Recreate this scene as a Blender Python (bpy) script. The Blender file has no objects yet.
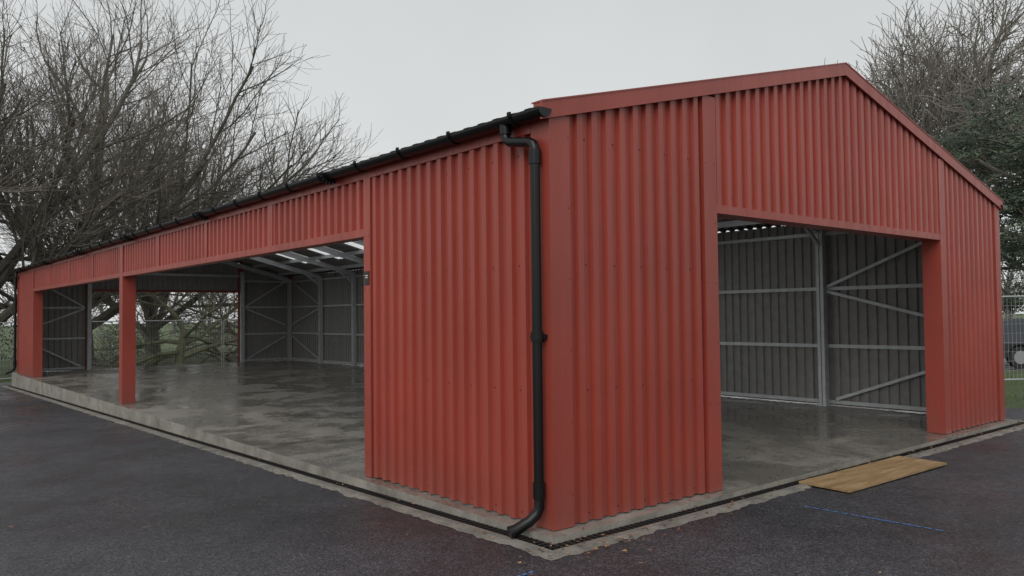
import bpy, math, random
from mathutils import Vector, Matrix
S=bpy.context.scene
S.view_settings.view_transform='Standard'; S.view_settings.look='None'; S.view_settings.exposure=0
# ---------------- dimensions (metres) ----------------
W=8.97; L=24.5; A=2.785; M=2.05; H=3.25; HP=4.40; HG=2.55; HS=2.45
BAY=(L-2*A)/8
FR=[0.0,A]+[A+BAY*i for i in range(1,8)]+[L-A,L]
def zt(x): return H+(HP-H)*(1-abs(x-W/2)/(W/2))
def gz(y):
    y=min(max(y,0),30); return -0.05-0.0145*y
# ---------------- mesh builder ----------------
class B:
    def __init__(s): s.v=[];s.f=[];s.m=[];s.mats=[]
    def mi(s,mat):
        if mat not in s.mats: s.mats.append(mat)
        return s.mats.index(mat)
    def quad(s,pts,mat):
        n=len(s.v); s.v+= [tuple(p) for p in pts]; s.f.append(tuple(range(n,n+len(pts)))); s.m.append(s.mi(mat))
    def box(s,x0,x1,y0,y1,z0,z1,mat):
        n=len(s.v); s.v+=[(x,y,z) for z in (z0,z1) for y in (y0,y1) for x in (x0,x1)]
        for f in ((0,2,3,1),(4,5,7,6),(0,1,5,4),(2,6,7,3),(0,4,6,2),(1,3,7,5)):
            s.f.append(tuple(n+i for i in f)); s.m.append(s.mi(mat))
    def beam(s,p,q,w,h,mat,up=(0,0,1)):
        p=Vector(p);q=Vector(q);d=(q-p).normalized();a=d.cross(Vector(up))
        if a.length<1e-4:a=Vector((1,0,0))
        a.normalize();b=a.cross(d).normalized()
        n=len(s.v)
        for c in (p,q):
            for sa,sb in ((-1,-1),(1,-1),(1,1),(-1,1)): s.v.append(tuple(c+a*(sa*w/2)+b*(sb*h/2)))
        for f in ((3,2,1,0),(4,5,6,7),(0,1,5,4),(1,2,6,5),(2,3,7,6),(3,0,4,7)):
            s.f.append(tuple(n+i for i in f)); s.m.append(s.mi(mat))
    def tube(s,pts,rad,sides,mat,cap=True):
        pts=[Vector(p) for p in pts]; k=len(pts); n=len(s.v); m=s.mi(mat)
        if not isinstance(rad,(list,tuple)): rad=[rad]*k
        ref=None
        for i in range(k):
            d=(pts[min(i+1,k-1)]-pts[max(i-1,0)])
            if d.length<1e-9:d=Vector((0,0,1))
            d.normalize()
            if ref is None: ref=Vector((1,0,0)) if abs(d.x)<.8 else Vector((0,1,0))
            a=ref-d*ref.dot(d)
            if a.length<1e-4: a=d.orthogonal()
            a.normalize();ref=a;b=d.cross(a)
            for j in range(sides):
                t=2*math.pi*j/sides
                s.v.append(tuple(pts[i]+a*(rad[i]*math.cos(t))+b*(rad[i]*math.sin(t))))
        for i in range(k-1):
            for j in range(sides):
                j2=(j+1)%sides
                s.f.append((n+i*sides+j,n+i*sides+j2,n+(i+1)*sides+j2,n+(i+1)*sides+j)); s.m.append(m)
        if cap:
            s.f.append(tuple(n+j for j in reversed(range(sides)))); s.m.append(m)
            s.f.append(tuple(n+(k-1)*sides+j for j in range(sides))); s.m.append(m)
    def obj(s,name,parent=None,smooth=False):
        me=bpy.data.meshes.new(name); me.from_pydata(s.v,[],s.f)
        for m in s.mats: me.materials.append(m)
        me.polygons.foreach_set('material_index',s.m)
        if smooth: me.polygons.foreach_set('use_smooth',[True]*len(s.f))
        me.update(); o=bpy.data.objects.new(name,me); S.collection.objects.link(o)
        if parent: o.parent=parent
        return o
def empty(name,loc=(0,0,0),rz=0):
    o=bpy.data.objects.new(name,None); o.location=loc; o.rotation_euler=(0,0,rz); S.collection.objects.link(o); return o
# ---------------- materials ----------------
def mat(name,col,rough=.6,metal=0,spec=.5):
    m=bpy.data.materials.new(name); m.use_nodes=True; p=m.node_tree.nodes['Principled BSDF']
    p.inputs['Base Color'].default_value=(*col,1); p.inputs['Roughness'].default_value=rough; p.inputs['Metallic'].default_value=metal
    p.inputs['Specular IOR Level'].default_value=spec
    return m,m.node_tree.nodes,m.node_tree.links,p
def noise(N,Lk,scale,detail=4,rough=.6,vec=None,dist=0):
    n=N.new('ShaderNodeTexNoise'); n.inputs['Scale'].default_value=scale; n.inputs['Detail'].default_value=detail; n.inputs['Roughness'].default_value=rough
    n.inputs['Distortion'].default_value=dist
    if vec: Lk.new(vec,n.inputs['Vector'])
    return n.outputs['Fac']
def objco(N,Lk,sc=(1,1,1)):
    t=N.new('ShaderNodeTexCoord'); mp=N.new('ShaderNodeMapping'); mp.inputs['Scale'].default_value=sc; Lk.new(t.outputs['Object'],mp.inputs['Vector']); return mp.outputs['Vector']
def ramp(N,Lk,fac,stops):
    r=N.new('ShaderNodeValToRGB'); e=r.color_ramp.elements
    while len(e)<len(stops): e.new(.5)
    for i,(p,c) in enumerate(stops):
        e[i].position=p; e[i].color=(*c,1) if isinstance(c,tuple) else (c,c,c,1)
    Lk.new(fac,r.inputs['Fac']); return r.outputs['Color']
def mixc(N,Lk,fac,a,b,mode='MIX'):
    m=N.new('ShaderNodeMix'); m.data_type='RGBA'; m.blend_type=mode
    for sock,v in ((m.inputs[0],fac),(m.inputs[6],a),(m.inputs[7],b)):
        if isinstance(v,(int,float)): sock.default_value=v
        elif isinstance(v,tuple): sock.default_value=(*v,1)
        else: Lk.new(v,sock)
    return m.outputs[2]
def bump(N,Lk,p,h,strength,dist=.01):
    b=N.new('ShaderNodeBump'); b.inputs['Strength'].default_value=strength; b.inputs['Distance'].default_value=dist
    Lk.new(h,b.inputs['Height']); Lk.new(b.outputs['Normal'],p.inputs['Normal'])
def tomul(N,Lk,a,b,op='MULTIPLY'):
    m=N.new('ShaderNodeMath'); m.operation=op
    for s_,v in ((m.inputs[0],a),(m.inputs[1],b)):
        if isinstance(v,(int,float)): s_.default_value=v
        else: Lk.new(v,s_)
    return m.outputs[0]

RED=(0.325,0.0535,0.0350)
def redmat(name,k=1.0):
    m,N,K,p=mat(name,RED,.38)
    c=objco(N,K); cs=objco(N,K,(6,6,.5))
    n1=noise(N,K,.8,3,.6,c); n2=noise(N,K,2.2,5,.7,cs)
    a=ramp(N,K,n1,[(.3,(RED[0]*.88*k,RED[1]*.92*k,RED[2]*.95*k)),(.7,(RED[0]*1.08*k,RED[1]*1.12*k,RED[2]*1.15*k))])
    g=N.new('ShaderNodeNewGeometry'); sx=N.new('ShaderNodeSeparateXYZ'); K.new(g.outputs['Position'],sx.inputs[0])
    fl=tomul(N,K,tomul(N,K,sx.outputs['X'],sx.outputs['Y'],'ADD'),0.99); fl=tomul(N,K,fl,0.0,'FLOOR')
    wn=N.new('ShaderNodeTexWhiteNoise'); wn.noise_dimensions='1D'; K.new(fl,wn.inputs['W'])
    a=mixc(N,K,1.0,a,ramp(N,K,wn.outputs['Value'],[(0,.94),(1,1.05)]),'MULTIPLY')
    dirt=ramp(N,K,n2,[(.48,0.0),(.75,.28)])
    a2=mixc(N,K,dirt,a,(.22,.060,.048))
    mr=N.new('ShaderNodeMapRange'); K.new(sx.outputs['Z'],mr.inputs[0]); mr.inputs[1].default_value=.45; mr.inputs[2].default_value=0; mr.inputs[3].default_value=0; mr.inputs[4].default_value=.6
    f=tomul(N,K,mr.outputs[0],n2)
    a3=mixc(N,K,f,a2,(.16,.08,.062))
    K.new(a3,p.inputs['Base Color'])
    r=ramp(N,K,n2,[(.3,.27),(.7,.48)]); K.new(r,p.inputs['Roughness'])
    bump(N,K,p,noise(N,K,3,2,.5,c),.25,.012)
    return m
red=redmat('red_sheet'); redtrim=redmat('red_trim',.97)
screw=mat('screw_cap',(.19,.038,.03),.5)[0]
def galvmat(name,c0,c1,rough,metal):
    m,N,K,p=mat(name,c0,rough,metal); c=objco(N,K)
    K.new(ramp(N,K,noise(N,K,6,4,.7,c),[(.3,c0),(.7,c1)]),p.inputs['Base Color']); return m
galv=galvmat('galvanised_steel',(.52,.54,.55),(.68,.70,.71),.42,.25)
greyin=galvmat('grey_sheet_lining',(.26,.252,.242),(.34,.332,.318),.5,0)
roofgrey=galvmat('roof_sheet',(.05,.052,.055),(.08,.082,.085),.5,0)
black=mat('black_pvc',(.006,.006,.007),.30,0,.35)[0]
blackm=mat('black_bracket',(.009,.009,.010),.45,0,.3)[0]
m=bpy.data.materials.new('rooflight_grp'); m.use_nodes=True; N=m.node_tree.nodes;K=m.node_tree.links
N.remove(N['Principled BSDF']); tr=N.new('ShaderNodeBsdfTranslucent'); tr.inputs[0].default_value=(.97,.98,.99,1); df=N.new('ShaderNodeBsdfDiffuse'); df.inputs[0].default_value=(.8,.82,.84,1)
mx=N.new('ShaderNodeMixShader'); mx.inputs[0].default_value=.08; K.new(tr.outputs[0],mx.inputs[1]); K.new(df.outputs[0],mx.inputs[2]); K.new(mx.outputs[0],N['Material Output'].inputs[0]); rlight=m
# wet slab
m,N,K,p=mat('wet_concrete',(.2,.19,.17),.4); slabm=m; c=objco(N,K)
big=noise(N,K,.55,6,.68,c,.6); med=noise(N,K,2.3,5,.7,c); fine=noise(N,K,45,3,.7,c)
base=ramp(N,K,med,[(.3,(.185,.170,.147)),(.7,(.31,.29,.255))])
wetc=mixc(N,K,.58,base,(.08,.074,.064))
wet=ramp(N,K,big,[(.41,0.0),(.56,1.0)])
col=mixc(N,K,wet,base,wetc); col=mixc(N,K,.3,col,fine,'OVERLAY')
K.new(col,p.inputs['Base Color'])
rr=mixc(N,K,wet,ramp(N,K,med,[(.3,.26),(.7,.46)]),ramp(N,K,med,[(.42,.06),(.60,.24)])); K.new(rr,p.inputs['Roughness'])
inv=tomul(N,K,tomul(N,K,1.05,wet,'SUBTRACT'),fine); bump(N,K,p,inv,.3,.006)
jointm=mat('slab_joint',(.05,.047,.042),.6)[0]
m,N,K,p=mat('edging_concrete',(.25,.24,.22),.75); edgem=m; c=objco(N,K)
K.new(mixc(N,K,.35,ramp(N,K,noise(N,K,3.5,5,.75,c),[(.3,(.09,.085,.075)),(.68,(.25,.235,.205))]),noise(N,K,60,3,.7,c),'OVERLAY'),p.inputs['Base Color']); bump(N,K,p,noise(N,K,50,4,.8,c),.6,.01)
m,N,K,p=mat('slab_side_concrete',(.3,.28,.25),.8); sidem=m; c=objco(N,K)
K.new(ramp(N,K,noise(N,K,2.5,6,.75,c),[(.3,(.13,.12,.10)),(.7,(.34,.32,.28))]),p.inputs['Base Color']); bump(N,K,p,noise(N,K,30,4,.8,c),.5,.01)
# tarmac
m,N,K,p=mat('tarmac',(.05,.05,.055),.5); tarm=m; c=objco(N,K)
v=N.new('ShaderNodeTexVoronoi'); v.inputs['Scale'].default_value=85; K.new(c,v.inputs['Vector'])
sp=ramp(N,K,v.outputs['Color'],[(.15,(.017,.017,.021)),(.6,(.040,.040,.046)),(.95,(.10,.098,.108))])
bg=ramp(N,K,noise(N,K,.35,4,.65,c,.5),[(.35,.62),(.66,1.3)])
md=ramp(N,K,noise(N,K,5,5,.75,c),[(.3,.72),(.7,1.25)])
cc=mixc(N,K,1.0,mixc(N,K,1.0,sp,bg,'MULTIPLY'),md,'MULTIPLY'); K.new(cc,p.inputs['Base Color'])
K.new(ramp(N,K,noise(N,K,.55,5,.7,c,.5),[(.4,.26),(.6,.6)]),p.inputs['Roughness'])
hb=tomul(N,K,v.outputs['Distance'],noise(N,K,120,2,.6,c),'ADD'); bump(N,K,p,hb,.7,.007)
draincol=mat('drain_grate',(.012,.012,.012),.6)[0]
m,N,K,p=mat('grass',(.06,.09,.03),.9); grassm=m; c=objco(N,K)
K.new(ramp(N,K,noise(N,K,1.2,6,.8,c),[(.3,(.055,.075,.032)),(.55,(.09,.12,.05)),(.75,(.14,.14,.085))]),p.inputs['Base Color']); bump(N,K,p,noise(N,K,40,4,.8,c),1,.05)
blade=mat('grass_blade',(.09,.14,.045),.8)[0]
def barkmat(name,a,b):
    m,N,K,p=mat(name,a,.85); c=objco(N,K,(1,1,.3)); K.new(ramp(N,K,noise(N,K,3,4,.75,c),[(.3,a),(.7,b)]),p.inputs['Base Color']); bump(N,K,p,noise(N,K,14,3,.7,c),.7,.03); return m
bark=barkmat('bark_dark',(.06,.055,.045),(.145,.135,.11)); twigm=mat('twig_brown',(.14,.125,.105),.8)[0]
barkg=barkmat('bark_mossy',(.09,.10,.05),(.19,.19,.12)); barkp=barkmat('bark_pale',(.13,.12,.10),(.26,.24,.20)); twigp=mat('twig_pale',(.18,.165,.14),.8)[0]
hazebark=mat('hazed_bark',(.22,.215,.20),.9)[0]  # pale grey: mist over the far trees painted into the bark colour
pine1=mat('needles_dark',(.034,.058,.032),.7)[0]; pine2=mat('needles_light',(.08,.105,.06),.7)[0]
# ---------------- building ----------------
barn=empty('red_metal_barn')
PIT=.165;DEP=.034
T1,T2,T3=.50,.57,.93
def poff(s):
    t=(s/PIT)%1.0
    if t<T1:return 0
    if t<T2:return (t-T1)/(T2-T1)*DEP
    if t<T3:return DEP
    return (1-t)/(1-T3)*DEP
def breaks(s0,s1,extra=()):
    b={s0,s1}|{e for e in extra if s0<e<s1}
    k=math.floor(s0/PIT)
    while k*PIT<s1:
        for t in (0,T1,T2,T3):
            x=(k+t)*PIT
            if s0+1e-4<x<s1-1e-4:b.add(x)
        k+=1
    return sorted(b)
def sheet(b,P,out,s0,s1,zb,ztf,mt,off=0.004,extra=()):
    o=Vector(out)
    bs=breaks(s0,s1,extra); pr=None
    for s in bs:
        q=Vector(P(s))+o*(off+poff(s)); lo=(q.x,q.y,zb); hi=(q.x,q.y,ztf(s))
        if pr: b.quad([pr[0],lo,hi,pr[1]],mt)
        pr=(lo,hi)
def panel(b,P,out,s0,s1,zb,ztf,extra=(),rails=()):
    sheet(b,P,out,s0,s1,zb,ztf,red,.004,extra)
    sheet(b,P,out,s0,s1,zb,ztf,greyin,-.004,extra)
    o=Vector(out)
    k=math.ceil(s0/PIT)
    while (k+.25)*PIT<s1-.02:
        s=(k+.25)*PIT
        if s>s0+.02 and k%2==0:
            for z in rails:
                if zb<z<ztf(s)-.05:
                    q=Vector(P(s))+o*.006
                    b.box(q.x-.005,q.x+.005,q.y-.005,q.y+.005,z-.005,z+.005,screw)
        k+=1
RAILS=(.07,1.03,2.02,3.02)
cl=B()
PL=lambda s:(0,s,0); PB=lambda s:(W,s,0); PF=lambda s:(s,0,0); PE=lambda s:(s,L,0)
zl=H-.20; HT=.075
panel(cl,PL,(-1,0,0),.17,A-.13,.012,lambda s:zl,rails=RAILS+(2.9,))
panel(cl,PL,(-1,0,0),L-A+.13,L-.17,.012,lambda s:zl,rails=RAILS)
for i in range(1,len(FR)-2):
    panel(cl,PL,(-1,0,0),FR[i]+.055,FR[i+1]-.055,HS+HT,lambda s:zl,rails=(2.62,2.97))
panel(cl,PB,(1,0,0),.1,L-.1,.012,lambda s:H-.06,rails=())
for P,o in ((PF,(0,-1,0)),(PE,(0,1,0))):
    panel(cl,P,o,.17,M-.19,.012,lambda s:zt(s)-.035,rails=RAILS)
    panel(cl,P,o,W-M+.17,W-.14,.012,lambda s:zt(s)-.035,rails=RAILS)
    panel(cl,P,o,M+.002,W-M-.002,HG+HT,lambda s:zt(s)-.035,extra=(W/2,),rails=(2.72,3.3,3.9))
cl.obj('wall_cladding',barn)
tr=B()
tp=-.045
for (x0,x1) in ((tp,.168),(W-.138,W+.045)):
    for (y0,y1) in ((tp,.168),(L-.168,L+.045)):
        tr.box(x0,x1,y0,y1,.006,H-.09,redtrim)
tr.box(-.047,.03,.17,L-.17,zl-.004,H-.06,redtrim)
tr.box(-.050,.12,A+.002,L-A-.002,HS,HS+HT+.004,redtrim)
for i in range(1,len(FR)-1):
    y=FR[i]
    if i in (1,len(FR)-2):
        s=-1 if i==1 else 1
        y0,y1=(y-.132,y) if s<0 else (y,y+.132)
        tr.box(-.053,.19,y0,y1,.006,zl-.006,redtrim)
    elif i==(len(FR)-1)//2:
        tr.box(-.053,.19,y-.115,y+.115,.006,zl-.006,redtrim)
    else:
        tr.box(-.048,.02,y-.057,y+.057,HS+HT+.004,zl-.006,redtrim)
for y0,y1,sg in ((-.050,.19,-1),(L-.02,L+.050,1)):
    for x0,x1 in ((M-.192,M),(W-M,W-M+.172)):
        zz=min(zt(x0),zt(x1))-.10
        tr.box(x0,x1,y0,y1,.006,HG+.3,redtrim)
        ya,yb=(y0,.03) if sg<0 else (L-.02,y1)
        tr.box(x0,x1,ya,yb,HG+.3,zz,redtrim)
    ya,yb=(-.047,.19) if sg<0 else (L-.02,L+.047)
    tr.box(M+.001,W-M-.001,ya,yb,HG,HG+HT+.003,redtrim)
    yb0=-.072 if sg<0 else L+.044
    for xa,xb in ((-.14,W/2),(W/2,W+.13)):
        def zr(x): return H+(HP-H)*(1-abs(x-W/2)/(W/2))
        for (ya,yb,d0,d1) in ((yb0,yb0+.022,-.115,.018),(yb0-.006 if sg<0 else L-.12,(yb0+.12) if sg<0 else yb0+.036,.018,.030)):
            n=len(tr.v)
            for x in (xa,xb):
                for yy in (ya,yb):
                    for d in (d0,d1): tr.v.append((x,yy,zr(x)+d))
            for f in ((0,1,3,2),(4,6,7,5),(0,4,5,1),(2,3,7,6),(1,5,7,3),(0,2,6,4)):
                tr.f.append(tuple(n+i for i in f)); tr.m.append(tr.mi(redtrim))
    # boxed eaves end closing the barge to the gutter
    if sg<0: tr.box(-.135,-.046,-.0495,.03,H-.05,H-.014,redtrim)
tr.obj('flashings',barn)
sc=B()
for z in [.25+.55*i for i in range(6)]:
    for x in (M-.16,M-.03): sc.box(x-.005,x+.005,-.054,-.049,z-.005,z+.005,screw)
    sc.box(.148,.158,-.049,-.044,z-.005,z+.005,screw)
    for y in (A-.11,A-.02): 
        if z<zl-.05: sc.box(-.057,-.052,y-.005,y+.005,z-.005,z+.005,screw)
    if z<2.9: sc.box(W-M+.02,W-M+.03,-.054,-.049,z-.005,z+.005,screw)
sc.obj('flashing_screws',barn)
# roof
rf=B(); RL=[(A+BAY*k+.55,A+BAY*k+1.75) for k in range(0,8)]
def roff(s):
    t=(s/.2)%1.0
    return (0 if t<.42 else (t-.42)/.12*DEP if t<.54 else DEP if t<.88 else (1-t)/.12*DEP)*.9
bs=sorted({round(k*.2+t*.2,4) for k in range(-1,125) for t in (0,.42,.54,.88)})
bs=[y for y in bs if -.045<y<L+.045]
for i in range(len(bs)-1):
    y0,y1=bs[i],bs[i+1]; ym=(y0+y1)/2
    isr=any(a<=ym<=b_ for a,b_ in RL)
    for xs in ((-.10,.10,1.0,W/2-1.0,W/2),(W+.10,W-.10,W-1.0,W/2+1.0,W/2)):
        for j in range(4):
            mt=rlight if (isr and j==2) else roofgrey
            xa,xb=xs[j],xs[j+1]
            za=H+(HP-H)*(1-abs(xa-W/2)/(W/2))-.03; zb=H+(HP-H)*(1-abs(xb-W/2)/(W/2))-.03
            rf.quad([(xa,y0,za+roff(y0)),(xb,y0,zb+roff(y0)),(xb,y1,zb+roff(y1)),(xa,y1,za+roff(y1))],mt)
            if mt is roofgrey and j>0: rf.quad([(xa,y0,za+roff(y0)-.006),(xb,y0,zb+roff(y0)-.006),(xb,y1,zb+roff(y1)-.006),(xa,y1,za+roff(y1)-.006)],greyin)
for sgn in (-1,1):
    rf.quad([(W/2,-.05,HP+.03),(W/2,L+.05,HP+.03),(W/2+sgn*.2,L+.05,HP-.02),(W/2+sgn*.2,-.05,HP-.02)],roofgrey)
rf.obj('roof',barn)
# frame
fr=B()
hw=W/2; sl=(HP-H)/hw
for i,y in enumerate(FR):
    yy=y+(.12 if i==0 else -.12 if i==len(FR)-1 else 0)
    if i in (1,): yy=y-.07
    if i==len(FR)-2: yy=y+.07
    fr.beam((.10,yy,zt(.1)-.24),(hw,yy,HP-.24),.065,.15,galv)
    fr.beam((W-.10,yy,zt(.1)-.24),(hw,yy,HP-.24),.065,.15,galv)
    fr.box(W-.17,W-.045,yy-.065,yy-.008,0,zt(.1)-.20,galv)
    fr.box(W-.17,W-.045,yy+.008,yy+.065,0,zt(.1)-.20,galv)
    fr.box(W-.22,W-.05,yy-.10,yy+.10,.001,.012,galv)
    if 0<i<len(FR)-1:
        fr.beam((W-.12,yy,2.75),(W-.65,yy,zt(.65)-.30),.05,.06,galv)
        if i in (1,len(FR)-2,(len(FR)-1)//2): fr.beam((.16,yy,2.7),(.65,yy,zt(.65)-.30),.05,.06,galv)
        fr.beam((hw-1.3,yy,zt(hw-1.3)-.26),(hw+1.3,yy,zt(hw-1.3)-.26),.05,.08,galv)
for x in (.5,1.5,2.5,3.5,4.2):
    for xx in (x,W-x): fr.box(xx-.03,xx+.03,.02,L-.02,zt(x)-.16,zt(x)-.055,galv)
for z in RAILS:
    z=min(z,2.98)
    fr.box(W-.044,W-.012,.15,L-.15,z-.03,z+.03,galv)
    for yw,s in ((.012,1),(L-.044,1)):
        for x0,x1 in ((.17,M-.2),(W-M+.18,W-.18)): fr.box(x0,x1,yw,yw+.032,z-.03,z+.03,galv)
for yw in (.05,L-.09):
    fr.box(M,W-M,yw,yw+.04,3.12,3.2,galv)
for x in (M-.1,W-M+.1): fr.box(x-.06,x+.06,L-.20,L-.06,0,3.3,galv)
for z in RAILS:
    z=min(z,2.98)
    fr.box(.012,.044,.17,A-.14,z-.03,z+.03,galv); fr.box(.012,.044,L-A+.14,L-.17,z-.03,z+.03,galv)
fr.box(.012,.06,A,L-A,2.9,2.98,galv)
def kbrace(F):
    fr.beam(F(1,2.05),F(.04,2.98),.03,.05,galv); fr.beam(F(1,1.97),F(.04,1.35),.03,.05,galv)
    fr.beam(F(.95,.12),F(.04,.92),.03,.05,galv)
kbrace(lambda t,z:(W-.075,.2+t*(A-.35),z)); kbrace(lambda t,z:(W-.075,L-.2-t*(A-.35),z))
kbrace(lambda t,z:(.2+t*(M-.45),L-.08,z)); kbrace(lambda t,z:(W-.2-t*(M-.45),L-.08,z))
kbrace(lambda t,z:(.2+t*(M-.45),.08,z)); kbrace(lambda t,z:(W-.2-t*(M-.45),.08,z))
kbrace(lambda t,z:(.08,.2+t*(A-.45),z)); kbrace(lambda t,z:(.08,L-.2-t*(A-.45),z))
fr.obj('steel_frame',barn)
# gutters
gt=B()
def gutter(x,out):
    y1=L+.10; R=.068; zc=H-.068; n=10; pr=None
    y0=-.09
    for j in range(n+1):
        t=math.pi*j/n
        a=(x-math.cos(t)*R,zc-math.sin(t)*R)
        if pr:
            gt.quad([(pr[0],y0,pr[1]),(a[0],y0,a[1]),(a[0],y1,a[1]),(pr[0],y1,pr[1])],black)
            for yy in (y0,y1): gt.quad([(x,yy,zc+.002),(pr[0],yy,pr[1]),(a[0],yy,a[1])],black)
        pr=a
    y=.25
    while y<L:
        pts=[(x-math.cos(math.pi*j/8)*(R+.006),y,zc+.008-math.sin(math.pi*j/8)*(R+.006)) for j in range(9)]
        for p,q in zip(pts,pts[1:]): gt.beam(p,q,.03,.006,blackm,up=(0,1,0))
        gt.box(x-R-.012,x-R+.006,y-.016,y+.016,zc-.02,zc+.022,blackm)
        y+=.82
    for y in (3.4,7.4,11.4,15.4,19.4,23.0):
        pts=[(x-math.cos(math.pi*j/8)*(R+.009),y,zc+.006-math.sin(math.pi*j/8)*(R+.009)) for j in range(9)]
        for p,q in zip(pts,pts[1:]): gt.beam(p,q,.10,.008,black,up=(0,1,0))
gutter(-.125,-1); gutter(W+.125,1)
gt.obj('gutter',barn)
dp=B()
def downpipe(x,y,sg,zlow,ytop):
    R=.038
    dp.tube([(x,ytop,H-.11),(x,ytop,H-.19)],.048,16,black)
    ex=-.100
    path=[(x,ytop,H-.18),(x,ytop,H-.205),(x,ytop-.015,H-.235),(x*.95+ex*.05,ytop-.05,H-.258),(x*.2+ex*.8,y+.055,H-.292),(ex,y+.012,H-.315),(ex,y,H-.35),(ex,y,H-.45),(ex,y,.20)]
    dp.tube(path,R,18,black)
    for z0,z1,r in ((H-.47,H-.36,.047),(1.42,1.50,.047),(.24,.36,.047)): dp.tube([(ex,y,z0),(ex,y,z1)],r,18,black)
    dp.tube([(ex,y,.28),(ex,y,.17),(ex-.02,y+.01*sg,.12),(ex-.07,y+.03*sg,.075),(ex-.17,y+.07*sg,.02),(ex-.22,y+.09*sg,.005)],[R,.041,.042,.042,.044,.047],18,black)
    for z in (1.46,):
        dp.box(ex+.02,-.03,y-.06,y+.06,z-.018,z+.018,blackm)
        dp.tube([(ex,y,z-.016),(ex,y,z+.016)],.052,18,blackm)
downpipe(-.125,.06,1,.2,.38)
downpipe(-.125,L+.0,1,.2,L-.3)
o=dp.obj('downpipe',barn,True)
md=o.modifiers.new('e','EDGE_SPLIT'); md.split_angle=math.radians(40)
signb=B(); wm=mat('label_white',(.75,.75,.73),.5)[0]
signb.box(-.060,-.0535,A-.115,A-.02,1.95,2.09,mat('label_black',(.015,.015,.017),.4)[0])
for z,w in ((2.045,.06),(2.025,.045)): signb.box(-.062,-.0602,A-.0675-w/2,A-.0675+w/2,z-.004,z+.004,wm)
signb.obj('small_notice_sign')
# ---------------- slab & edging ----------------
sb=B(); e=.16
sb.quad([(-e,-e,0),(W+e,-e,0),(W+e,L+e,0),(-e,L+e,0)],slabm)
for yj in (A+BAY*2,A+BAY*4,A+BAY*6): sb.quad([(-e,yj-.005,.003),(W+e,yj-.005,.003),(W+e,yj+.005,.003),(-e,yj+.005,.003)],jointm)
sb.quad([(W/2-.005,-e,.006),(W/2+.005,-e,.006),(W/2+.005,L+e,.006),(W/2-.005,L+e,.006)],jointm)
def skirt(o,mt,b,z0f,z1f):
    n=24
    cs=[(-o,-o),(W+o,-o),(W+o,L+o),(-o,L+o)]
    for i in range(4):
        a=cs[i];c=cs[(i+1)%4]
        for j in range(n):
            p=[a[k]+(c[k]-a[k])*j/n for k in (0,1)];q=[a[k]+(c[k]-a[k])*(j+1)/n for k in (0,1)]
            b.quad([(*p,z0f(p[1])),(*q,z0f(q[1])),(*q,z1f(q[1])),(*p,z1f(p[1]))],mt)
skirt(e,sidem,sb,lambda y:gz(y)-.2,lambda y:0)
sb.obj('concrete_slab')
def ring(b,o0,o1,zf,mt):
    c0=[(-o0,-o0),(W+o0,-o0),(W+o0,L+o0),(-o0,L+o0)];c1=[(-o1,-o1),(W+o1,-o1),(W+o1,L+o1),(-o1,L+o1)];n=60
    for i in range(4):
        j=(i+1)%4
        for k in range(n):
            t0,t1=k/n,(k+1)/n
            P=lambda c,t:(c[i][0]+(c[j][0]-c[i][0])*t,c[i][1]+(c[j][1]-c[i][1])*t)
            a,b_,c_,d=P(c0,t0),P(c1,t0),P(c1,t1),P(c0,t1)
            b.quad([(*q,zf(q[1])) for q in (a,b_,c_,d)],mt)
dr=B(); ring(dr,.155,.29,lambda y:gz(y)+.004,draincol)
y=-.25
while y<L: dr.box(-.275,-.175,y,y+.018,gz(y)+.006,gz(y)+.011,blackm); y+=.06
x=-.25
while x<W+.2: dr.box(x,x+.018,-.275,-.175,gz(0)+.006,gz(0)+.011,blackm); x+=.06
dr.obj('drainage_channel')
ed=B(); rng=random.Random(77)
def haunch(P,n):
    jit=[0]*(n+1)
    for i in range(1,n): jit[i]=rng.gauss(0,.014)
    for i in range(n):
        for (oa,ob,za,zb) in ((.288,.36,.014,.016),(.36,None,.016,.002)):
            q=[]
            for (ii,o_) in ((i,0),(i,1),(i+1,1),(i+1,0)):
                off=oa if o_==0 else (ob if ob else .425+jit[ii]); z=za if o_==0 else zb
                x,y=P(ii/n,off); q.append((x,y,gz(y)+z))
            ed.quad(q,edgem)
haunch(lambda t,o:(-o+(W+2*o)*t,-o),150); haunch(lambda t,o:(W+o,-o+(L+2*o)*t),200); haunch(lambda t,o:(W+o-(W+2*o)*t,L+o),100); haunch(lambda t,o:(-o,L+o-(L+2*o)*t),400)
skirt(.288,edgem,ed,lambda y:gz(y)-.02,lambda y:gz(y)+.014)
ed.obj('concrete_edging')
# ---------------- ground ----------------
def sheetg(name,x0,x1,y0,y1,dz,mt):
    b=B(); yy=sorted({y0,y1}|{v for v in (0,30) if y0<v<y1})
    for a,c in zip(yy,yy[1:]): b.quad([(x0,a,gz(a)+dz),(x1,a,gz(a)+dz),(x1,c,gz(c)+dz),(x0,c,gz(c)+dz)],mt)
    return b.obj(name)
sheetg('ground',-400,400,-400,400,-.012,grassm)
sheetg('tarmac_yard',-60,W+2.2,-60,L+2.4,0,tarm)
cp=B(); cp.quad([(21.5,-30,gz(0)-.004),(34,-30,gz(0)-.004),(34,0,gz(0)-.004),(21.5,0,gz(0)-.004)],tarm)
cp.quad([(21.5,0,gz(0)-.004),(34,0,gz(0)-.004),(34,26,gz(26)-.004),(21.5,26,gz(26)-.004)],tarm); cp.obj('car_park')
ch=mat('blue_chalk',(.06,.19,.48),.8)[0]
cb=B(); 
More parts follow.
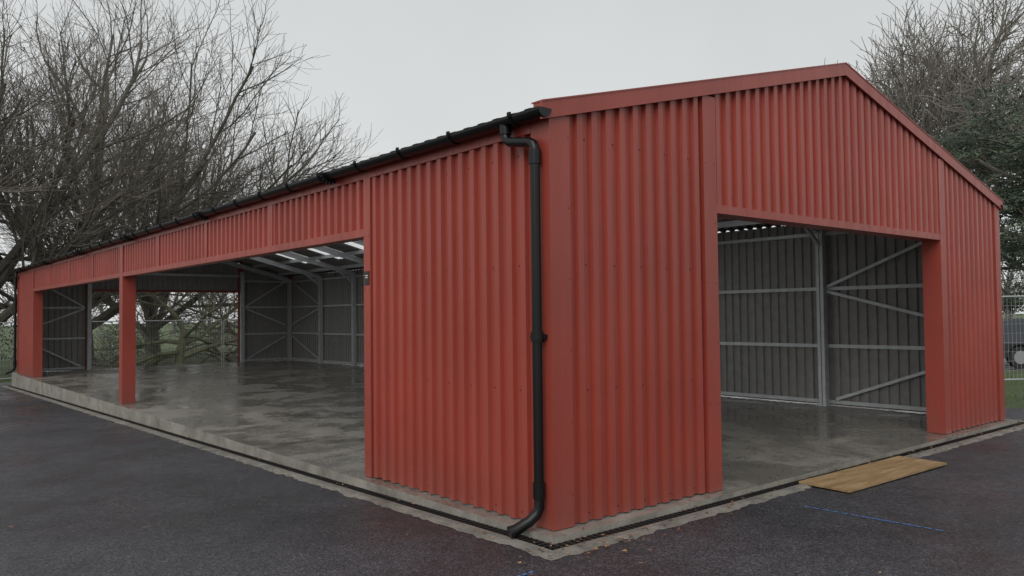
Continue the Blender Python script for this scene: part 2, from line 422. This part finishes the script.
def line(p,q,w=.018):
    p=Vector((*p,gz(0)+.004));q=Vector((*q,gz(0)+.004)); n=14; d=(q-p).normalized(); s=Vector((-d.y,d.x,0))*w/2; rng=random.Random(4)
    for i in range(n):
        a=p.lerp(q,i/n);c=p.lerp(q,(i+rng.uniform(.6,1.0))/n); cb.quad([a-s,c-s,c+s,a+s],ch)
line((2.22,-.76),(2.28,-1.9)); line((-1.5,-.56),(-.65,-.52)); cb.obj('chalk_marking')
m,N,K,p=mat('wet_plywood',(.5,.33,.13),.5); c=objco(N,K,(1,9,1)); K.new(ramp(N,K,noise(N,K,1.6,6,.7,c,.6),[(.3,(.17,.10,.045)),(.55,(.33,.22,.11)),(.75,(.44,.32,.18))]),p.inputs['Base Color'])
pw=B(); pw.box(-1.0,1.0,-.26,.26,0,.018,m); po=pw.obj('plywood_sheet'); po.location=(3.97,-.55,gz(0)+.018); po.rotation_euler=(math.radians(.8),math.radians(-.3),math.radians(-1.5))
lf=B(); rng=random.Random(3); lm=[mat('leaf_rust',(.22,.075,.03),.7)[0],mat('leaf_tan',(.30,.17,.07),.7)[0],mat('leaf_brown',(.10,.05,.025),.7)[0]]
def leaf(x,y,z):
    r=rng.uniform(.010,.025);a=rng.uniform(0,6.28);pts=[]
    for k,rr in ((0,1),(1.2,.55),(3.14,1),(5.08,.55)): pts.append((x+r*rr*math.cos(a+k),y+r*rr*math.sin(a+k),z+rng.uniform(.003,.014)))
    lf.quad(pts,rng.choice(lm))
for i in range(560):
    t=rng.random()
    if t<.35: x=rng.uniform(-.5,W+1);y=-abs(rng.gauss(.30,.14))
    elif t<.5: y=rng.uniform(-.5,14);x=-abs(rng.gauss(.33,.16))
    elif t<.62: x=rng.gauss(0,.35);y=rng.gauss(-.45,.2)
    elif t<.85: x=W+rng.uniform(-.3,2.0); y=rng.gauss(-.4,.5)
    else: x=rng.uniform(-6,W);y=rng.uniform(-4.0,-.5) if rng.random()<.6 else rng.uniform(-.5,10); x=x if y<-.5 else -abs(rng.gauss(0,3))-.4
    onslab = (-.16<x<W+.16 and y>-.16)
    leaf(x,y,.001 if onslab else gz(y)+.016)
lf.obj('fallen_leaves')
# ---------------- fences ----------------
fg=mat('fence_galvanised',(.42,.43,.44),.5,.3)[0]; blk=mat('fence_foot',(.18,.17,.16),.9)[0]
def fence(name,p,q):
    p=Vector((*p,0));q=Vector((*q,0)); n=max(1,round((q-p).length/3.4)); b=B()
    for i in range(n):
        a=p.lerp(q,i/n);c=p.lerp(q,(i+1)/n); za,zc=gz(a.y),gz(c.y); d=(c-a).normalized()
        a=a+d*.04;c=c-d*.04
        A0=Vector((a.x,a.y,za+.12));A1=Vector((a.x,a.y,za+2.0));C0=Vector((c.x,c.y,zc+.12));C1=Vector((c.x,c.y,zc+2.0))
        for s,t in ((A0,A1),(C0,C1),(A0,C0),(A1,C1)): b.tube([s,t],.019,6,fg)
        for k in range(1,34):
            t=k/34; b.beam(A0.lerp(C0,t),A1.lerp(C1,t),.004,.004,fg)
        for k in range(1,9):
            t=k/9; b.beam(A0.lerp(A1,t),C0.lerp(C1,t),.004,.004,fg)
        f=Vector((-d.y,d.x,0)); ctr=a-d*.04
        b.beam(Vector((ctr.x,ctr.y,za+.07))-f*.35,Vector((ctr.x,ctr.y,za+.07))+f*.35,.22,.13,blk)
    return b.obj(name)
fence('mesh_fence',(-16,L+2.7),(14,L+2.7)); fence('mesh_fence',(12.2,5.4),(25,-4.9))
# ---------------- trees ----------------
def grow(b,seed,cfg,m0,m1,tips=None):
    rng=random.Random(seed)
    R=lambda a:rng.uniform(-a,a)
    st=[(Vector((0,0,-.3)),Vector((R(.06),R(.06),1)).normalized(),cfg['len'][0],cfg['r'],0)]
    nl=len(cfg['len'])
    while st:
        p,d,ln,r,lv=st.pop()
        ns=cfg['seg'][lv]; pts=[p.copy()];rs=[r]; dirs=[d.copy()]
        end=.62 if lv<nl-1 else .35
        for i in range(ns):
            w=cfg['wig'][lv]
            d=(d+Vector((R(w),R(w),R(w)))+Vector((0,0,cfg['trop'][lv]))).normalized()
            p=p+d*(ln/ns); pts.append(p.copy()); rs.append(max(r*(1-(1-end)*(i+1)/ns),cfg['rmin'])); dirs.append(d.copy())
        if lv==0: rs[0]=r*1.5
        b.tube(pts,rs,cfg['sides'][lv],m0 if lv<nl-2 else m1,False)
        if lv==nl-1:
            if tips is not None: tips.append((p.copy(),d.copy()))
            continue
        nc=cfg['kids'][lv]; ph=rng.uniform(0,6.28)
        for k in range(nc):
            t=cfg['t0'][lv]+(1-cfg['t0'][lv])*((k+rng.random()*.8)/nc); t=min(t,1)
            x=t*ns;i=min(int(x),ns-1);q=pts[i].lerp(pts[i+1],x-i);dd=dirs[min(i+1,ns)]
            rr=rs[i]+(rs[i+1]-rs[i])*(x-i)
            ph+=2.4+R(.5); a=dd.orthogonal().normalized(); c=dd.cross(a); side=a*math.cos(ph)+c*math.sin(ph)
            an=math.radians(cfg['ang'][lv]*rng.uniform(.65,1.3)); 
            if k==nc-1: an*=.35
            nd=(dd*math.cos(an)+side*math.sin(an)).normalized()
            if lv>0 and nd.z<-.25: nd.z*=.3; nd.normalize()
            st.append((q,nd,cfg['len'][lv+1]*rng.uniform(.7,1.2)*(1.1-.35*t if lv>0 else 1),max(rr*(.72 if k==nc-1 else rng.uniform(.42,.62)),cfg['rmin']),lv+1))
bigcfg=dict(len=[3.8,9.8,5.4,3.1,1.8,1.0],r=.46,seg=[5,9,7,5,4,3],wig=[.06,.10,.13,.15,.18,.2],trop=[.05,.05,.05,.06,.05,.03],sides=[10,7,5,4,3,3],kids=[8,7,6,6,5],t0=[.35,.2,.2,.15,.15],ang=[54,42,40,39,37],rmin=.0065)
def treeobj(name,mesh,loc,rz,sc,tilt=(0,0)):
    o=bpy.data.objects.new(name,mesh); S.collection.objects.link(o); o.location=(loc[0],loc[1],gz(loc[1])-.05); o.rotation_euler=(tilt[0],tilt[1],rz); o.scale=(sc,)*3 if isinstance(sc,(int,float)) else sc; return o
b=B(); grow(b,11,bigcfg,bark,twigm); t1=b.obj('bare_broadleaf_tree'); me1=t1.data
b=B(); grow(b,27,bigcfg,bark,twigm); t2=b.obj('bare_broadleaf_tree'); me2=t2.data
bpy.data.objects.remove(t1); bpy.data.objects.remove(t2)
treeobj('bare_broadleaf_tree',me1,(-.6,31.5),0.3,1.0)
treeobj('bare_broadleaf_tree',me2,(4.2,36),2.0,1.12)
treeobj('bare_broadleaf_tree',me1,(8.6,41.0),4.0,.90)
c2=dict(bigcfg); c2.update(len=[2.0,4.6,2.8,1.6,.9],r=.24,seg=[4,6,5,4,3],wig=[.1,.2,.22,.24,.26],trop=[.03,-.03,-.02,-.01,0],sides=[8,6,4,3,3],kids=[8,6,6,4],t0=[.3,.2,.2,.15],ang=[72,50,46,44],rmin=.009)
b=B(); grow(b,5,c2,barkg,twigm); t3=b.obj('bare_mossy_tree'); t3.location=(6.8,31,gz(30)); 
treeobj('bare_mossy_tree',t3.data,(12.0,36),4.2,1.1)
c3=dict(bigcfg); c3.update(len=[6.0,5.8,3.3,2.2,1.4],r=.38,seg=[6,8,6,5,4],sides=[9,6,5,4,3],kids=[11,9,8,7],t0=[.4,.25,.2,.15],ang=[42,42,42,42],rmin=.013,wig=[.08,.2,.22,.26,.3],trop=[.08,.05,.04,.03,0.02])
b=B(); grow(b,8,c3,barkp,twigp); t4=b.obj('bare_oak_tree'); t4.location=(35.5,11.8,-.3); t4.scale=(1.02,1.02,1.24); t4.rotation_euler=(0,0,1.0)
treeobj('bare_oak_tree',t4.data,(49,7.0),2.5,1.4)
c4=dict(len=[8.2,2.9,1.4,.6],r=.22,seg=[8,5,4,3],wig=[.05,.15,.2,.25],trop=[.03,.02,.02,.02],sides=[8,5,4,3],kids=[26,8,5],t0=[.30,.25,.2],ang=[78,50,45],rmin=.01)
tips=[]; b=B(); grow(b,21,c4,barkp,twigm,tips); rng=random.Random(9)
for p,d in tips:
    mt=pine2 if rng.random()<.33 else pine1
    for k in range(22):
        o=Vector((rng.gauss(0,.20),rng.gauss(0,.20),rng.gauss(.02,.09))); q=p+o; dv=(Vector((rng.uniform(-1,1),rng.uniform(-1,1),rng.uniform(-.2,.9)))).normalized()*rng.uniform(.12,.24); s=dv.orthogonal().normalized()*.03
        b.quad([q-s,q+s,q+dv+s*.3,q+dv-s*.3],mt)
t5=b.obj('pine_tree'); t5.location=(28.9,4.6,-.2)
treeobj('pine_tree',t5.data,(35,2.0),2,1.2); treeobj('pine_tree',t5.data,(31.5,1.0),4,.95)
c5=dict(len=[4,3.6,2.2,1.3],r=.22,seg=[3,4,3,3],wig=[.08,.2,.25,.3],trop=[.05,.08,.05,.03],sides=[4,3,3,3],kids=[6,5,4],t0=[.3,.2,.2],ang=[42,44,46],rmin=.03)
b=B(); rng=random.Random(2)
bb=[]
for s_ in range(5):
    t=B(); grow(t,100+s_,c5,hazebark,hazebark); bb.append(t)
for i in range(130):
    az=math.radians(-25+150*i/130+rng.uniform(-1,1)); R_=rng.uniform(70,115); ox,oy=R_*math.cos(az),R_*math.sin(az); sc=rng.uniform(.7,1.15); t=rng.choice(bb); ca,sa=math.cos(i),math.sin(i); n=len(b.v)
    b.v+=[((x*ca-y*sa)*sc+ox,(x*sa+y*ca)*sc+oy,z*sc-.5) for x,y,z in t.v]; b.f+=[tuple(k+n for k in f) for f in t.f]; b.mi(hazebark); b.m+=[0]*len(t.f)
b.obj('distant_trees')
b=B(); rng=random.Random(12)
for i in range(14000):
    if i%2: x=rng.uniform(W+2.25,W+10);y=rng.uniform(-4,9)
    else: x=rng.uniform(-6,14);y=rng.uniform(L+2.5,L+6)
    h=rng.uniform(.03,.10);a=rng.uniform(0,6.28);dx,dy=.008*math.cos(a),.008*math.sin(a);z=gz(y)-.014
    b.quad([(x-dx,y-dy,z),(x+dx,y+dy,z),(x+rng.uniform(-.04,.04),y+rng.uniform(-.04,.04),z+h)],blade)
b.obj('grass_tufts')
b=B(); rng=random.Random(31)
for cx,cy,cr in ((-6.5,31,1.5),(-4.2,32,1.3),(-9,31,1.6),(2.5,44,1.8),(14.5,36,1.6),(19,39,1.8),(9,47,1.8),(14,50,2)):
    for k in range(1500):
        d=Vector((rng.gauss(0,1),rng.gauss(0,1),rng.gauss(0,.8))).normalized()*cr*rng.uniform(.5,1.05); q=Vector((cx,cy,gz(30)+cr*.6))+d
        if q.z<gz(30):continue
        u=Vector((rng.uniform(-1,1),rng.uniform(-1,1),rng.uniform(-1,1))).normalized()*.07;v_=u.orthogonal().normalized()*.04
        b.quad([q-u,q+v_,q+u,q-v_],pine2 if rng.random()<.4 else pine1)
b.obj('evergreen_shrubs')
# ---------------- car ----------------
car=empty('parked_car',(23.9,3.85,gz(4.1)),math.atan2(-.64,.768))
cpnt=mat('car_paint',(.035,.038,.045),.25)[0]; cgl=mat('car_glass',(.03,.035,.04),.08)[0]; crub=mat('tyre',(.02,.02,.02),.8)[0]; crim=mat('alloy',(.45,.45,.46),.35,.8)[0]; clr=mat('tail_lamp',(.4,.02,.02),.3)[0]
def arch(cx,r,n=8): return [(cx-r*math.cos(math.pi*k/n),.32+r*math.sin(math.pi*k/n)) for k in range(n+1)]
bot=[(-2.1,.28)]+arch(-1.3,.37)+arch(1.3,.37)+[(2.1,.28)]
top=[(-2.14,.55),(-2.12,.86),(-1.95,.98),(-.9,1.0),(1.0,.96),(1.75,.86),(2.05,.72),(2.12,.5)]
b=B()
for sy in (-1,1):
    for (x0,z0),(x1,z1) in zip(bot,bot[1:]):
        b.quad([(x0,sy*.86,z0),(x1,sy*.86,z1),(x1,sy*.88,.72),(x0,sy*.88,.72)],cpnt)
    def zt_(x):
        for (xa,za),(xb,zb) in zip(top[1:],top[2:]):
            if xa<=x<=xb: return za+(zb-za)*(x-xa)/(xb-xa)
        return .72
    xs=[-2.1,-1.95,-1.5,-.9,0,1.0,1.4,1.75,2.05,2.1]
    for x0,x1 in zip(xs,xs[1:]): b.quad([(x0,sy*.88,.72),(x1,sy*.88,.72),(x1,sy*.80,zt_(x1)),(x0,sy*.80,zt_(x0))],cpnt)
pr=(-2.1,.28)
for q in top+[(2.1,.28)]:
    b.quad([(pr[0],-.80 if pr[1]>.7 else -.87,pr[1]),(pr[0],.80 if pr[1]>.7 else .87,pr[1]),(q[0],.80 if q[1]>.7 else .87,q[1]),(q[0],-.80 if q[1]>.7 else -.87,q[1])],cpnt); pr=q
b.obj('body',car)
b=B(); cab=[(-1.95,.985),(-1.55,1.38),(-1.2,1.45),(.1,1.45),(.45,1.38),(1.15,.955)]
for (x0,z0),(x1,z1) in zip(cab,cab[1:]):
    w=lambda z:.79-(z-.96)*.36
    mt=cgl if (z0<1.1 or z1<1.1) else cpnt
    b.quad([(x0,-w(z0),z0),(x0,w(z0),z0),(x1,w(z1),z1),(x1,-w(z1),z1)],mt)
for sy in (-1,1):
    b.quad([(x,sy*(.79-(z-.96)*.36),z) for x,z in cab],cpnt)
    for xs_ in (((-1.72,1.02),(-1.45,1.33),(-.85,1.38),(-.85,1.02)),((-.78,1.02),(-.78,1.38),(.08,1.38),(.08,1.0)),((.15,1.0),(.15,1.37),(.38,1.34),(.95,.98))):
        b.quad([(x,sy*(.797-(z-.96)*.36),z) for x,z in xs_],cgl)
b.obj('cabin',car)
b=B()
for x in (-1.3,1.3):
    for sy in (-1,1):
        b.tube([(x,sy*.68,.32),(x,sy*.87,.32)],.32,20,crub); b.tube([(x,sy*.80,.32),(x,sy*.876,.32)],.20,12,crim)
b.obj('wheels',car)
b=B()
for sy in (-1,1): b.box(-2.15,-2.08,sy*.7-.12,sy*.7+.12,.72,.88,clr); b.box(2.04,2.10,sy*.66-.14,sy*.66+.14,.62,.74,crim); b.box(.85,1.0,sy*.9-.1,sy*.9+.1,1.0,1.12,cpnt)
b.box(-2.17,-2.12,-.26,.26,.5,.61,wm); b.obj('lamps_mirrors_plate',car)
# ---------------- light ----------------
w=bpy.data.worlds.new("World"); S.world=w; w.use_nodes=True; N=w.node_tree.nodes;K=w.node_tree.links
bgd=N['Background']; sky=N.new('ShaderNodeTexSky'); sky.sky_type='NISHITA'; sky.sun_disc=False; sky.sun_elevation=math.radians(42); sky.sun_rotation=math.radians(240); sky.dust_density=6
hs=N.new('ShaderNodeHueSaturation'); hs.inputs['Saturation'].default_value=.12; K.new(sky.outputs[0],hs.inputs['Color'])
tc=N.new('ShaderNodeTexCoord'); sx=N.new('ShaderNodeSeparateXYZ'); K.new(tc.outputs['Generated'],sx.inputs[0])
g=ramp(N,K,sx.outputs['Z'],[(0.0,(.80,.815,.815)),(.15,(.75,.77,.77)),(.45,(.64,.66,.67)),(1,(.82,.84,.85))])
cn=ramp(N,K,noise(N,K,1.6,4,.55,tc.outputs['Generated']),[(.3,.93),(.7,1.06)])
g2=mixc(N,K,1.0,g,cn,'MULTIPLY')
sc_=N.new('ShaderNodeVectorMath'); sc_.operation='SCALE'; K.new(g2,sc_.inputs[0]); sc_.inputs['Scale'].default_value=1/.12
fin=mixc(N,K,.90,hs.outputs[0],sc_.outputs[0]); K.new(fin,bgd.inputs[0]); bgd.inputs[1].default_value=.12
sd=bpy.data.lights.new('sun','SUN'); sd.energy=1.35; sd.angle=math.radians(50); sd.color=(1,.97,.94); so=bpy.data.objects.new('sun',sd); S.collection.objects.link(so)
ce=math.cos(math.radians(42)); dv=Vector((-math.sin(math.radians(60))*ce,-math.cos(math.radians(60))*ce,math.sin(math.radians(42)))); so.rotation_euler=dv.to_track_quat('Z','Y').to_euler()
# ---------------- camera ----------------
f,yaw,pitch,roll=798.8,.876,.0336,-.0113
fw=Vector((math.cos(yaw)*math.cos(pitch),math.sin(yaw)*math.cos(pitch),math.sin(pitch))); r=Vector((math.sin(yaw),-math.cos(yaw),0)); u=r.cross(fw)
r2=r*math.cos(roll)+u*math.sin(roll); u2=u*math.cos(roll)-r*math.sin(roll)
cd=bpy.data.cameras.new('camera'); cd.sensor_width=36; cd.lens=f/1024*36; cd.clip_end=2000; cd.clip_start=.05
co=bpy.data.objects.new('camera',cd); S.collection.objects.link(co)
mw=Matrix((( r2.x,u2.x,-fw.x,-4.137),(r2.y,u2.y,-fw.y,-4.493),(r2.z,u2.z,-fw.z,1.628),(0,0,0,1))); co.matrix_world=mw
S.camera=co
